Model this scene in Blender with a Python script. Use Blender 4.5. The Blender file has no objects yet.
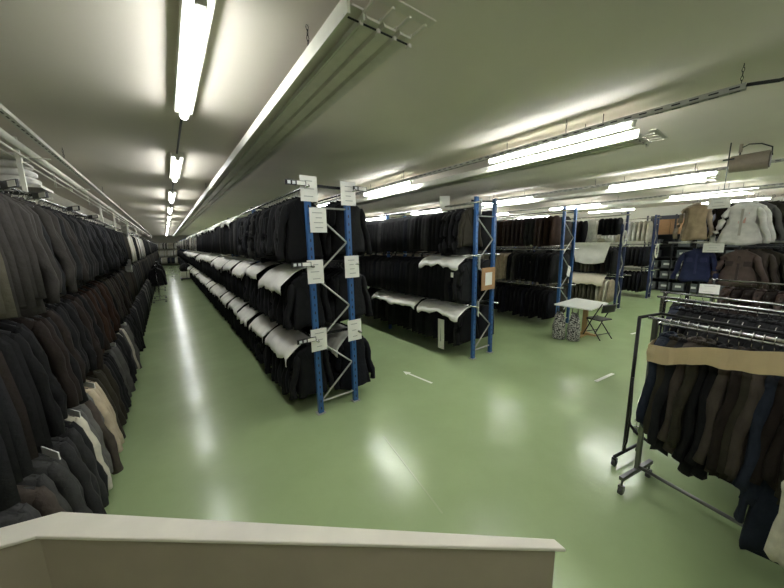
import bpy, math, random
import numpy as np
from mathutils import Vector, Matrix
random.seed(7)
sc = bpy.context.scene
C = sc.collection
PI = math.pi
rnd = random.uniform

# ------------------------------------------------------------------ materials
def lin(c):
    return tuple(((v/255.0)/12.92 if v/255.0 <= .04045 else ((v/255.0+.055)/1.055)**2.4) for v in c)
def mat(name, rgb, rough=.6, metal=0, noise=.0, nscale=20, bump=0, bscale=60, spec=.5, emit=None, estr=0, rgb2=None, stretch=None):
    m = bpy.data.materials.new(name); m.use_nodes = True
    nt = m.node_tree; b = nt.nodes['Principled BSDF']
    c = lin(rgb)
    b.inputs['Base Color'].default_value = (*c, 1)
    b.inputs['Roughness'].default_value = rough
    b.inputs['Metallic'].default_value = metal
    b.inputs['Specular IOR Level'].default_value = spec
    tc = nt.nodes.new('ShaderNodeTexCoord'); src = tc.outputs['Object']
    if stretch:
        mp = nt.nodes.new('ShaderNodeMapping'); mp.inputs['Scale'].default_value = stretch
        nt.links.new(src, mp.inputs['Vector']); src = mp.outputs['Vector']
    if noise or rgb2:
        n = nt.nodes.new('ShaderNodeTexNoise'); n.inputs['Scale'].default_value = nscale; n.inputs['Detail'].default_value = 5
        nt.links.new(src, n.inputs['Vector'])
        r = nt.nodes.new('ShaderNodeValToRGB')
        r.color_ramp.elements[0].position = .3; r.color_ramp.elements[1].position = .7
        c2 = lin(rgb2) if rgb2 else tuple(v*(1+noise) for v in c)
        c1 = c if rgb2 else tuple(v*(1-noise) for v in c)
        r.color_ramp.elements[0].color = (*c1, 1); r.color_ramp.elements[1].color = (*c2, 1)
        nt.links.new(n.outputs['Fac'], r.inputs['Fac']); nt.links.new(r.outputs['Color'], b.inputs['Base Color'])
    if bump:
        n2 = nt.nodes.new('ShaderNodeTexNoise'); n2.inputs['Scale'].default_value = bscale; n2.inputs['Detail'].default_value = 4
        nt.links.new(src, n2.inputs['Vector'])
        bp = nt.nodes.new('ShaderNodeBump'); bp.inputs['Strength'].default_value = bump; bp.inputs['Distance'].default_value = .01
        nt.links.new(n2.outputs['Fac'], bp.inputs['Height']); nt.links.new(bp.outputs['Normal'], b.inputs['Normal'])
    if emit:
        b.inputs['Emission Color'].default_value = (*emit, 1); b.inputs['Emission Strength'].default_value = estr
    return m

FAB = {}   # fabrics: name -> (material, name in words)
def tone(c, k):
    g = sum(c)/3; return tuple((g+(v-g)*.85)*k for v in c)
def fabric(key, rgb, rough=.85, noise=.18):
    rgb = tone(rgb, .63 if sum(rgb) < 450 else .93)
    FAB[key] = mat('fabric_' + key.replace(' ', '_'), rgb, rough, 0, noise, 9, .5, 45, .25)
for k, c in {'black': (25, 25, 27), 'charcoal': (46, 47, 50), 'dark grey': (66, 66, 66), 'navy': (32, 34, 46), 'grey': (92, 92, 90),
             'light grey': (150, 148, 142), 'dark brown': (54, 40, 32), 'rust brown': (88, 56, 38), 'taupe': (112, 98, 86), 'olive': (78, 72, 54),
             'beige': (196, 178, 150), 'cream': (214, 206, 186), 'white': (232, 230, 222), 'khaki': (138, 130, 106), 'slate blue': (62, 70, 92),
             'royal blue': (62, 74, 132), 'grey brown': (82, 76, 70), 'dusty brown': (106, 86, 76)}.items():
    fabric(k, c)
FAB['brown leather'] = mat('fabric_brown_leather', (58, 42, 36), .42, 0, .3, 14, .8, 25, .5)
FAB['plum leather'] = mat('fabric_plum_leather', (54, 40, 42), .42, 0, .3, 14, .8, 25, .5)
fabric('tan', (196, 172, 136), .8); fabric('warm brown', (142, 116, 104), .6)
FAB['denim'] = mat('fabric_denim', (36, 42, 54), .85, 0, .2, 12, .5, 60, .2)
M = dict(
    blue=mat('blue_post_paint', (48, 92, 146), .45, 0, .1, 8, .1, 80),
    navyblue=mat('dark_blue_post_paint', (38, 52, 90), .5, 0, .1, 8),
    galv=mat('galvanised_steel', (176, 176, 170), .4, .55, .12, 30),
    chrome=mat('chrome_tube', (200, 200, 200), .2, 1.0),
    black=mat('black_metal', (22, 22, 22), .4, .3),
    plastic=mat('black_plastic', (20, 20, 20), .5),
    whitep=mat('white_painted_metal', (206, 206, 192), .45, 0, .05, 10),
    greyp=mat('grey_painted_rail', (208, 202, 192), .5, .0, .06, 12),
    paper=mat('white_paper', (232, 231, 224), .55, 0, .03, 20),
    ink=mat('grey_ink', (172, 172, 168), .8),
    sheet=mat('white_cover_cloth', (240, 238, 230), .8, 0, .06, 6, .7, 14),
    creamsheet=mat('cream_cover_cloth', (222, 212, 190), .8, 0, .06, 6, .7, 14),
    card=mat('cardboard', (166, 128, 90), .8, 0, .08, 14, .2, 40),
    kraft=mat('kraft_paper', (200, 178, 140), .6, 0, .06, 6, .6, 7),
    wood=mat('pine_wood', (178, 146, 96), .6, 0, .15, 6, .1, 20, stretch=(8, 8, .8)),
    tabletop=mat('white_table_laminate', (228, 228, 222), .35),
    greybox=mat('grey_storage_box', (100, 104, 110), .7, 0, .08, 10),
    label=mat('white_box_label', (220, 222, 222), .6),
    darkshelf=mat('dark_shelf_metal', (36, 38, 44), .5, .2),
    speaker=mat('beige_speaker_shell', (128, 118, 100), .6, 0, .06, 20),
    grille=mat('speaker_grille', (84, 78, 66), .7, 0, .3, 120),
    rubber=mat('grey_rubber_wheel', (70, 70, 70), .6),
    marking=mat('white_floor_paint', (232, 234, 220), .5, 0, .05, 30),
    dullsteel=mat('dull_galvanised_tray', (150, 150, 140), .5, .3, .1, 20),
    tube=mat('glowing_tube', (255, 255, 255), .5, emit=(.97, .99, 1.0), estr=19),
    tube_dim=mat('glowing_tube_diffuser', (255, 255, 255), .5, emit=(.97, .99, 1.0), estr=7.5),
    red=mat('reddish_print', (206, 158, 146), .7),
)
# checked bag
def bag_mat():
    m = mat('black_white_woven_bag', (60, 60, 60), .6); nt = m.node_tree; b = nt.nodes['Principled BSDF']
    tc = nt.nodes.new('ShaderNodeTexCoord'); mp = nt.nodes.new('ShaderNodeMapping'); mp.inputs['Scale'].default_value = (30, 30, 55)
    n = nt.nodes.new('ShaderNodeTexNoise'); n.inputs['Scale'].default_value = 1.0; n.inputs['Detail'].default_value = 3
    r = nt.nodes.new('ShaderNodeValToRGB'); r.color_ramp.elements[0].position = .47; r.color_ramp.elements[1].position = .53
    r.color_ramp.elements[0].color = (*lin((28, 28, 28)), 1); r.color_ramp.elements[1].color = (*lin((178, 176, 170)), 1)
    nt.links.new(tc.outputs['Object'], mp.inputs['Vector']); nt.links.new(mp.outputs['Vector'], n.inputs['Vector'])
    nt.links.new(n.outputs['Fac'], r.inputs['Fac']); nt.links.new(r.outputs['Color'], b.inputs['Base Color'])
    return m
M['bag'] = bag_mat()
# green floor paint
def floor_mat():
    m = bpy.data.materials.new('green_floor_paint'); m.use_nodes = True; nt = m.node_tree; b = nt.nodes['Principled BSDF']
    tc = nt.nodes.new('ShaderNodeTexCoord')
    n = nt.nodes.new('ShaderNodeTexNoise'); n.inputs['Scale'].default_value = .9; n.inputs['Detail'].default_value = 8; n.inputs['Roughness'].default_value = .6
    r = nt.nodes.new('ShaderNodeValToRGB'); r.color_ramp.elements[0].position = .3; r.color_ramp.elements[1].position = .7
    r.color_ramp.elements[0].color = (*lin((153, 172, 125)), 1); r.color_ramp.elements[1].color = (*lin((165, 184, 136)), 1)
    n2 = nt.nodes.new('ShaderNodeTexNoise'); n2.inputs['Scale'].default_value = 14; n2.inputs['Detail'].default_value = 2
    r2 = nt.nodes.new('ShaderNodeValToRGB'); r2.color_ramp.elements[0].position = .25; r2.color_ramp.elements[1].position = .31
    r2.color_ramp.elements[0].color = (.8, .8, .75, 1); r2.color_ramp.elements[1].color = (1, 1, 1, 1)
    mx = nt.nodes.new('ShaderNodeMix'); mx.data_type = 'RGBA'; mx.blend_type = 'MULTIPLY'; mx.inputs[0].default_value = .6
    L = nt.links.new
    L(tc.outputs['Object'], n.inputs['Vector']); L(tc.outputs['Object'], n2.inputs['Vector'])
    L(n.outputs['Fac'], r.inputs['Fac']); L(n2.outputs['Fac'], r2.inputs['Fac'])
    L(r.outputs['Color'], mx.inputs[6]); L(r2.outputs['Color'], mx.inputs[7]); L(r.outputs['Color'], b.inputs['Base Color'])
    n3 = nt.nodes.new('ShaderNodeTexNoise'); n3.inputs['Scale'].default_value = 2.2; n3.inputs['Detail'].default_value = 5
    r3 = nt.nodes.new('ShaderNodeMapRange'); r3.inputs['To Min'].default_value = .14; r3.inputs['To Max'].default_value = .27
    L(tc.outputs['Object'], n3.inputs['Vector']); L(n3.outputs['Fac'], r3.inputs['Value']); L(r3.outputs['Result'], b.inputs['Roughness'])
    n4 = nt.nodes.new('ShaderNodeTexNoise'); n4.inputs['Scale'].default_value = 5; n4.inputs['Detail'].default_value = 4
    bp = nt.nodes.new('ShaderNodeBump'); bp.inputs['Strength'].default_value = .22; bp.inputs['Distance'].default_value = .015
    L(tc.outputs['Object'], n4.inputs['Vector']); L(n4.outputs['Fac'], bp.inputs['Height']); L(bp.outputs['Normal'], b.inputs['Normal'])
    b.inputs['Specular IOR Level'].default_value = .5
    return m
M['floor'] = floor_mat()
M['ceil'] = mat('painted_concrete_ceiling', (216, 208, 194), .8, 0, .04, .8, .15, 3)
M['wall'] = mat('painted_wall', (168, 166, 150), .8, 0, .05, 1.2, .1, 6)
M['parapet'] = mat('parapet_grey_paint', (166, 154, 138), .7, 0, .08, 3, .15, 10)
M['cap'] = mat('parapet_white_cap_paint', (222, 217, 205), .55, 0, .07, 5, .15, 12)
M['scuff'] = mat('dark_scuff', (70, 62, 50), .8)

# ------------------------------------------------------------------ mesh builder
class B:
    def __init__(s): s.v = []; s.f = []; s.m = []
    def add(s, v, f, mi=0):
        o = len(s.v); s.v += [tuple(p) for p in v]; s.f += [tuple(i+o for i in q) for q in f]; s.m += [mi]*len(f); return s
    def box(s, c, d, rz=0, mi=0, rot=None):
        x, y, z = d[0]/2, d[1]/2, d[2]/2
        R = rot if rot is not None else Matrix.Rotation(rz, 3, 'Z')
        v = [R @ Vector(p) + Vector(c) for p in ((-x, -y, -z), (x, -y, -z), (x, y, -z), (-x, y, -z), (-x, -y, z), (x, -y, z), (x, y, z), (-x, y, z))]
        return s.add(v, [(3, 2, 1, 0), (4, 5, 6, 7), (0, 1, 5, 4), (1, 2, 6, 5), (2, 3, 7, 6), (3, 0, 4, 7)], mi)
    def tube(s, pts, r, seg=8, mi=0, sq=1.0):
        pts = [Vector(p) for p in pts]; rings = []
        for i, p in enumerate(pts):
            t = (pts[min(i+1, len(pts)-1)] - pts[max(i-1, 0)]).normalized()
            up = Vector((0, 0, 1)) if abs(t.z) < .95 else Vector((1, 0, 0))
            a = t.cross(up).normalized(); b = a.cross(t)
            rr = r[i] if isinstance(r, (list, tuple)) else r
            rings.append([p + a*math.cos(2*PI*k/seg)*rr + b*math.sin(2*PI*k/seg)*rr*sq for k in range(seg)])
        v = [q for R in rings for q in R]; f = []
        for i in range(len(pts)-1):
            for k in range(seg):
                k2 = (k+1) % seg; f.append((i*seg+k, i*seg+k2, (i+1)*seg+k2, (i+1)*seg+k))
        f.append(tuple(range(seg))[::-1]); f.append(tuple((len(pts)-1)*seg+k for k in range(seg)))
        return s.add(v, f, mi)
    def grid(s, fn, nu, nv, mi=0):
        v = [fn(i/nu, j/nv) for j in range(nv+1) for i in range(nu+1)]
        f = [(j*(nu+1)+i, j*(nu+1)+i+1, (j+1)*(nu+1)+i+1, (j+1)*(nu+1)+i) for j in range(nv) for i in range(nu)]
        return s.add(v, f, mi)
    def loft(s, rings, cap=True, mi=0):
        n = len(rings[0]); v = [q for R in rings for q in R]; f = []
        for i in range(len(rings)-1):
            for k in range(n):
                k2 = (k+1) % n; f.append((i*n+k, i*n+k2, (i+1)*n+k2, (i+1)*n+k))
        if cap: f.append(tuple(range(n))[::-1]); f.append(tuple((len(rings)-1)*n+k for k in range(n)))
        return s.add(v, f, mi)
    def prism(s, prof, y0, y1, mi=0):   # closed (x, z) outline pulled along y
        n = len(prof)
        v = [(x, y0, z) for x, z in prof] + [(x, y1, z) for x, z in prof]
        f = [(k, (k+1) % n, n+(k+1) % n, n+k) for k in range(n)] + [tuple(range(n))[::-1], tuple(range(n, 2*n))]
        return s.add(v, f, mi)
    def mesh(s, name, mats, smooth=False):
        me = bpy.data.meshes.new(name); me.from_pydata([tuple(p) for p in s.v], [], s.f)
        for m in (mats if isinstance(mats, (list, tuple)) else [mats]): me.materials.append(m)
        if any(s.m): me.polygons.foreach_set('material_index', s.m)
        if smooth: me.polygons.foreach_set('use_smooth', [True]*len(me.polygons))
        me.update(); return me
    def obj(s, name, mats, parent=None, smooth=False, bevel=0, solid=0):
        o = bpy.data.objects.new(name, s.mesh(name, mats, smooth)); C.objects.link(o)
        if parent: o.parent = parent
        if solid: md = o.modifiers.new('solid', 'SOLIDIFY'); md.thickness = solid; md.offset = 0
        if bevel: md = o.modifiers.new('bevel', 'BEVEL'); md.width = bevel; md.segments = 2; md.limit_method = 'ANGLE'
        return o
def tag(o, label, cat, group=None):
    o['label'] = label; o['category'] = cat
    if group: o['group'] = group
    return o
def thing(name, loc, label, cat, group=None, rz=0):
    o = bpy.data.objects.new(name, None); C.objects.link(o); o.location = loc; o.rotation_euler.z = rz
    o.empty_display_size = .1
    return tag(o, label, cat, group)
def struct(o): o['kind'] = 'structure'; return o
def copy_tree(o, parent=None):
    c = o.copy(); C.objects.link(c)
    if parent: c.parent = parent
    for ch in list(o.children): copy_tree(ch, c)
    return c
ONES = 'zeroth first second third fourth fifth sixth seventh eighth ninth tenth eleventh twelfth thirteenth fourteenth fifteenth sixteenth seventeenth eighteenth nineteenth'.split()
TENS = {2: 'twenty', 3: 'thirty', 4: 'forty', 5: 'fifty', 6: 'sixty', 7: 'seventy', 8: 'eighty', 9: 'ninety'}
TENTH = {2: 'twentieth', 3: 'thirtieth', 4: 'fortieth', 5: 'fiftieth', 6: 'sixtieth', 7: 'seventieth', 8: 'eightieth', 9: 'ninetieth'}
def nth(n):
    if n < 20: return ONES[n]
    return TENTH[n//10] if n % 10 == 0 else TENS[n//10] + '-' + ONES[n % 10]

# ------------------------------------------------------------------ camera
f_px, pitch, yaw, roll, H = 304.86, .1688, .6310, -.0210, 2.2419
F = Vector((math.sin(yaw)*math.cos(pitch), math.cos(yaw)*math.cos(pitch), -math.sin(pitch)))
R = Vector((math.cos(yaw), -math.sin(yaw), 0)); U = R.cross(F)
R2 = R*math.cos(roll) + U*math.sin(roll); U2 = -R*math.sin(roll) + U*math.cos(roll)
cam = bpy.data.cameras.new('camera'); co = bpy.data.objects.new('camera', cam); C.objects.link(co)
cam.sensor_width = 36; cam.lens = f_px*36/784; cam.clip_start = .05; cam.clip_end = 200
mw = Matrix((R2, U2, -F)).transposed().to_4x4(); mw.translation = (0, 0, H); co.matrix_world = mw
sc.camera = co
def proj(p):
    v = Vector(p) - Vector((0, 0, H)); d = v.dot(F)
    if d < .1: return None
    return 392 + f_px*v.dot(R2)/d, 294 - f_px*v.dot(U2)/d, d

# ------------------------------------------------------------------ the hall
CZ = 3.6
X0, X1, Y0, Y1 = -2.05, 18.6, -6.5, 47.5
struct(B().box(((X0+X1)/2, (Y0+Y1)/2, -.1), (X1-X0+.4, Y1-Y0+.4, .2)).obj('floor', M['floor']))
struct(B().box(((X0+X1)/2, (Y0+Y1)/2, CZ+.1), (X1-X0+.4, Y1-Y0+.4, .2)).obj('ceiling', M['ceil']))
struct(B().box((X0-.1, (Y0+Y1)/2, CZ/2), (.2, Y1-Y0, CZ)).obj('wall_left', M['wall']))
struct(B().box((X1+.1, (Y0+Y1)/2, CZ/2), (.2, Y1-Y0, CZ)).obj('wall_right', M['wall']))
struct(B().box(((X0+X1)/2, Y1+.1, CZ/2), (X1-X0, .2, CZ)).obj('wall_far', M['wall']))
struct(B().box(((X0+X1)/2, Y0-.1, CZ/2), (X1-X0, .2, CZ)).obj('wall_back', M['wall']))

# parapet in the foreground
def parapet():
    pts = [(-1.0, 1.79), (-.46, 1.66), (.985, .41)]
    w = .105
    def off(i):
        n = []
        for a, b in ((i-1, i), (i, i+1)):
            if a >= 0 and b < len(pts):
                d = Vector((pts[b][0]-pts[a][0], pts[b][1]-pts[a][1])).normalized(); n.append(Vector((d.y, -d.x)))
        v = sum(n, Vector((0, 0))).normalized(); return v/max(.5, v.dot(n[0]))
    def strip(b, inset, z0, z1, wid, trim=0):
        q = []
        for i, p in enumerate(pts):
            o = off(i)*-1
            p = Vector(p)
            if i == 2: p = p - Vector((1.445, -1.25)).normalized()*trim
            # o points towards the camera side
            wd = wid if i < 2 else .035; a = p; c = p + off(i)*(wd-inset) + (Vector((1.445, -1.25)).normalized()*.025 if i == 2 else Vector((0, 0)))
            q.append((a, p + off(i)*inset, c))
        v = []
        for a, i1, c in q:
            v += [(i1.x, i1.y, z0), (c.x, c.y, z0), (c.x, c.y, z1), (i1.x, i1.y, z1)]
        f = []
        for i in range(2):
            for k in range(4): f.append((i*4+k, i*4+(k+1) % 4, (i+1)*4+(k+1) % 4, (i+1)*4+k))
        f += [(3, 2, 1, 0), (8, 9, 10, 11)]
        b.add(v, f)
    wl = B(); strip(wl, .012, 0, 1.186, w, .03); o = wl.obj('wall_parapet', M['parapet']); struct(o)
    cp = B(); strip(cp, 0, 1.186, 1.2, w); c = cp.obj('trim_1', M['cap'], bevel=.004); struct(c)
    # crack lines and chips on the inner face
parapet()

# ------------------------------------------------------------------ floor markings
def arrow(p, q, w, hl, hw, name, label, cat, tail=True):
    p, q = Vector(p), Vector(q); d = (q-p).normalized(); n = Vector((-d.y, d.x)); b = B()
    t = q - d*hl; z0, z1 = .0005, .004
    out = [p+n*w, t+n*w, t+n*hw, q, t-n*hw, t-n*w, p-n*w] if hl else [p+n*w, q+n*w, q-n*w, p-n*w]
    v = [(a.x, a.y, z0) for a in out] + [(a.x, a.y, z1) for a in out]; k = len(out)
    b.add(v, [tuple(range(k)), tuple(range(k, 2*k))[::-1]] + [(i, (i+1) % k, k+(i+1) % k, k+i) for i in range(k)])
    tag(b.obj(name, M['marking']), label, cat)
arrow((3.19, 3.33), (3.11, 3.97), .018, .13, .06, 'floor_arrow', 'white arrow painted on the green floor by the first blue rack', 'floor marking')
arrow((5.24, 1.76), (5.78, 1.7), .025, 0, 0, 'floor_dash', 'white painted dash on the floor left of the rolling racks', 'floor marking')
arrow((8.55, 2.25), (8.8, 2.2), .02, 0, 0, 'floor_dash', 'small faint white dash on the floor beside the folding chair', 'floor marking')

# pale seam in the floor paint
sm = B(); sm.add([(1.8, 2.7, .0005), (1.6, 1.55, .0005), (1.615, 1.55, .0005), (1.812, 2.7, .0005), (1.8, 2.7, .002), (1.6, 1.55, .002), (1.615, 1.55, .002), (1.812, 2.7, .002)],
    [(0, 1, 2, 3), (7, 6, 5, 4), (0, 4, 5, 1), (1, 5, 6, 2), (2, 6, 7, 3), (3, 7, 4, 0)])
struct(sm.obj('trim_2', mat('pale_green_seam', (156, 172, 126), .3)))
# ------------------------------------------------------------------ lamps
def make_lamp(k, x, y, z, label, group):
    L = 1.74
    r = thing('tube_lamp', (x, y+L/2, z), label, 'ceiling light', group)
    if z > 3.45:
        B().box((0, 0, .0625), (.15, L+.06, .065)).obj('lamp_body', M['whitep'], r, bevel=.004)
    else:
        B().box((0, 0, .045), (.12, L+.06, .03)).obj('lamp_body', M['whitep'], r, bevel=.004)
        for s in (-1, 1):
            q = B(); q.tube([(0, s*.6, .06), (0, s*.6, CZ-z)], .004, 6); q.obj('suspension_rod', M['black'], r)
    b = B(); b.tube([(0, -L/2, 0), (0, L/2, 0)], .036 if z > 3.45 else .023, 12); b.obj('glowing_tube', M['tube_dim'] if z > 3.45 else M['tube'], r, smooth=True)
    for s in (-1, 1): B().box((0, s*(L/2+.015), .012), (.06, .03, .07)).obj('end_cap', M['whitep'], r, bevel=.003)
    return r
import builtins
def lamp_row(x, z, ys, word, chain=True):
    proto = None; n = 0
    for i, y in enumerate(ys):
        vis = proj((x, y+1.74, z)); vis2 = proj((x, y, z))
        seen = any(v and -20 < v[0] < 800 and -20 < v[1] < 600 for v in (vis, vis2))
        if seen: n += 1
        lab = (nth(n) + ' glowing tube lamp from the camera, ' + word) if seen else 'glowing tube lamp out of view behind the camera, ' + word
        if proto is None: proto = make_lamp(i, x, y, z, lab, 'tube lamps ' + word); o = proto
        else: o = copy_tree(proto); o.location = (x, y+.87, z); o['label'] = lab
        tops = z + .065
        if z < 3.45:
            for s in (-1, 1):
                pass
lamp_row(.3, 3.505, [2.07+3.62*k for k in range(-1, 12)], 'in the row over the left aisle')
lamp_row(4.1, 3.40, [1.28+3.63*k for k in range(-1, 12)], 'in the row over the second rack')
lamp_row(8.6, 3.40, [1.24+3.63*k for k in range(-1, 7)], 'in the row over the third rack')
lamp_row(12.6, 3.40, [1.0+3.63*k for k in range(-1, 6)], 'in the row over the fourth rack')
lamp_row(16.2, 3.40, [1.0+3.63*k for k in range(-1, 5)], 'in the row near the right wall')
# black conduit on the ceiling between the left lamps
b = B(); b.tube([(.3, -3, 3.585), (.3, 46, 3.585)], .012, 6)
tag(b.obj('ceiling_conduit', M['plastic']), 'thin black conduit joining the lamps over the left aisle', 'conduit')

# ------------------------------------------------------------------ overhead rails and trays
def chain(b, x, y, z0, z1):
    n = max(2, int((z1-z0)/.03))
    for k in range(n):
        z = z0 + (z1-z0)*(k+.5)/n; h = (z1-z0)/n*.62
        rot = Matrix.Rotation(PI/2*(k % 2), 3, 'Z')
        ring = [Vector((x, y, z)) + rot @ Vector((math.cos(a)*.008, 0, math.sin(a)*h)) for a in [2*PI*j/6 for j in range(7)]]
        b.tube(ring, .0025, 4)
def ribbed(x0, x1, y0, y1, z, label):
    r = thing('overhead_rail', (x0, y0, z), label, 'rail')
    w = x1-x0
    B().box((.008, (y1-y0)/2, .01), (.016, y1-y0, .09)).obj('side_flange', M['whitep'], r)
    b = B(); b.box((w*.22, (y1-y0)/2, -.018), (.012, y1-y0, .03)); b.obj('lip', M['whitep'], r)
    n = 3; px = w*.24; pw = (w*.74)/n
    p = B()
    prof = []
    for k in range(n):
        a = px + k*pw
        prof += [(a, .0), (a+pw*.1, -.02), (a+pw*.78, -.02), (a+pw*.84, .0)]
    top = [(x, zz+.012) for x, zz in prof][::-1]
    p.prism(prof + top, 0, y1-y0); p.obj('ribbed_panel', M['greyp'], r)
    B().box((w*.14, (y1-y0)/2, .012), (w*.16, y1-y0, .01)).obj('back_strip', M['greyp'], r)
    e = B(); e.tube([(.0, .04, -.026), (w, .04, -.026)], .005, 6); e.obj('tie_rod', M['black'], r)
    for k in range(4):
        c = B(); xx = px-.01 + k*pw; c.box((xx, .04, -.034), (.02, .03, .02)); c.box((xx, -.05, .0), (.014, .12, .01)); c.obj('clip', M['greyp'], r)
    B().box((w*.62, -.1, .03), (w*.95, .06, .008)).obj('end_plate', M['greyp'], r)
    for k in range(6):
        yy = .55 + k*6
        if yy > y1-y0: break
        c = B(); chain(c, .02, yy, .05, CZ-z); c.obj('chain', M['black'], r)
    return r
ribbed(.86, 1.30, 1.5, 46.5, 3.4, 'white ribbed overhead rail hung by chains along the first blue rack')
ribbed(4.25, 4.72, 1.25, 30, 3.33, 'ribbed overhead rail beside the glowing tubes over the second rack')
ribbed(8.75, 9.2, 1.4, 24, 3.33, 'ribbed overhead rail over the third blue rack')
ribbed(12.75, 13.2, 1.2, 22, 3.33, 'ribbed overhead rail over the fourth blue rack')

def tray(x, y0, y1, z, label, m, w=.06, h=.045, ys=()):
    r = thing('cable_tray', (x, y0, z), label, 'cable tray')
    b = B()
    b.prism([(-w/2, -h/2), (w/2, -h/2), (w/2, h/2), (w/2-.004, h/2), (w/2-.004, -h/2+.004), (-w/2+.004, -h/2+.004), (-w/2+.004, h/2), (-w/2, h/2)], 0, y1-y0)
    s = b; n = min(150, int((y1-y0)/.12))
    for k in range(n):
        s.box((-w/2-.0015, .06+k*.12, 0), (.003, .06, .012), mi=1); s.box((0, .06+k*.12, -h/2-.0015), (.012, .06, .003), mi=1)
    s.obj('channel', [m, M['plastic']], r)
    for y in ys:
        c = B(); chain(c, 0, y-y0, h/2, CZ-z); c.obj('chain', M['black'], r)
    return r
tray(3.92, .47, 34, 3.42, 'dark perforated cable tray hung by chains above the floor arrow', M['dullsteel'], ys=(.5, 1.86, 4.9, 8.5, 12, 16))
tray(8.35, -1, 24, 3.44, 'perforated cable tray above the third blue rack', M['dullsteel'], ys=(1.5, 3.2, 6, 10))
tray(12.3, -1, 22, 3.44, 'perforated cable tray above the fourth blue rack', M['dullsteel'], ys=(1.5, 4, 8))
b = B(); b.tube([(3.92, .47, 3.43), (3.93, .3, 3.4), (3.97, .1, 3.42), (4.0, -.3, 3.5), (4, -1.2, 3.57)], .014, 8)
tag(b.obj('power_cable', M['plastic'], smooth=True), 'thick black cable leaving the end of the perforated tray', 'cable')
tray(-.97, .5, 46, 3.4, 'white perforated rail on the ceiling above the leftmost rack', M['whitep'], w=.06, h=.04, ys=(3, 6.2, 9.5, 13))
for xx, zz, rr, nm, lab in ((-1.09, 3.3, .036, 'overhead_pipe', 'white round pipe just behind the perforated rail, above the leftmost rack'),
                        (-1.08, 3.2, .011, 'overhead_rod', 'thin white rod below the round pipe, nearer the aisle'),
                        (-1.17, 3.2, .011, 'overhead_rod', 'thin white rod below the round pipe, nearer the left wall')):
    b = B(); b.tube([(xx, .5, zz), (xx, 45, zz)], rr, 10); tag(b.obj(nm, M['whitep'], smooth=True), lab, 'pipe')
for i, y in enumerate((3.2, 5.3, 7.6, 10.4, 13.4, 16.4, 19.4)):
    b = B(); b.box((-1.15, y, 3.258), (.42, .03, .012)); b.box((-1.35, y, 3.43), (.02, .03, .34)); b.box((-1.17, y, 3.225), (.02, .03, .06))
    tag(b.obj('rail_bracket', M['whitep']), nth(i+1) + ' flat cross bracket from the near end under the white pipes', 'bracket', 'brackets under the white pipes')

# white hanger rods rising above the left rack
for i, y in enumerate((5.0, 10.0, 12.4, 16.5, 21)):
    b = B(); b.box((-1.12, y, 3.03), (.035, .035, .72)); b.box((-1.03, y, 2.79), (.2, .03, .02))
    tag(b.obj('hanger_post', M['whitep']), nth(i+1) + ' white upright post above the leftmost rack, counted from the camera', 'post', 'white posts above the leftmost rack')

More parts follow.
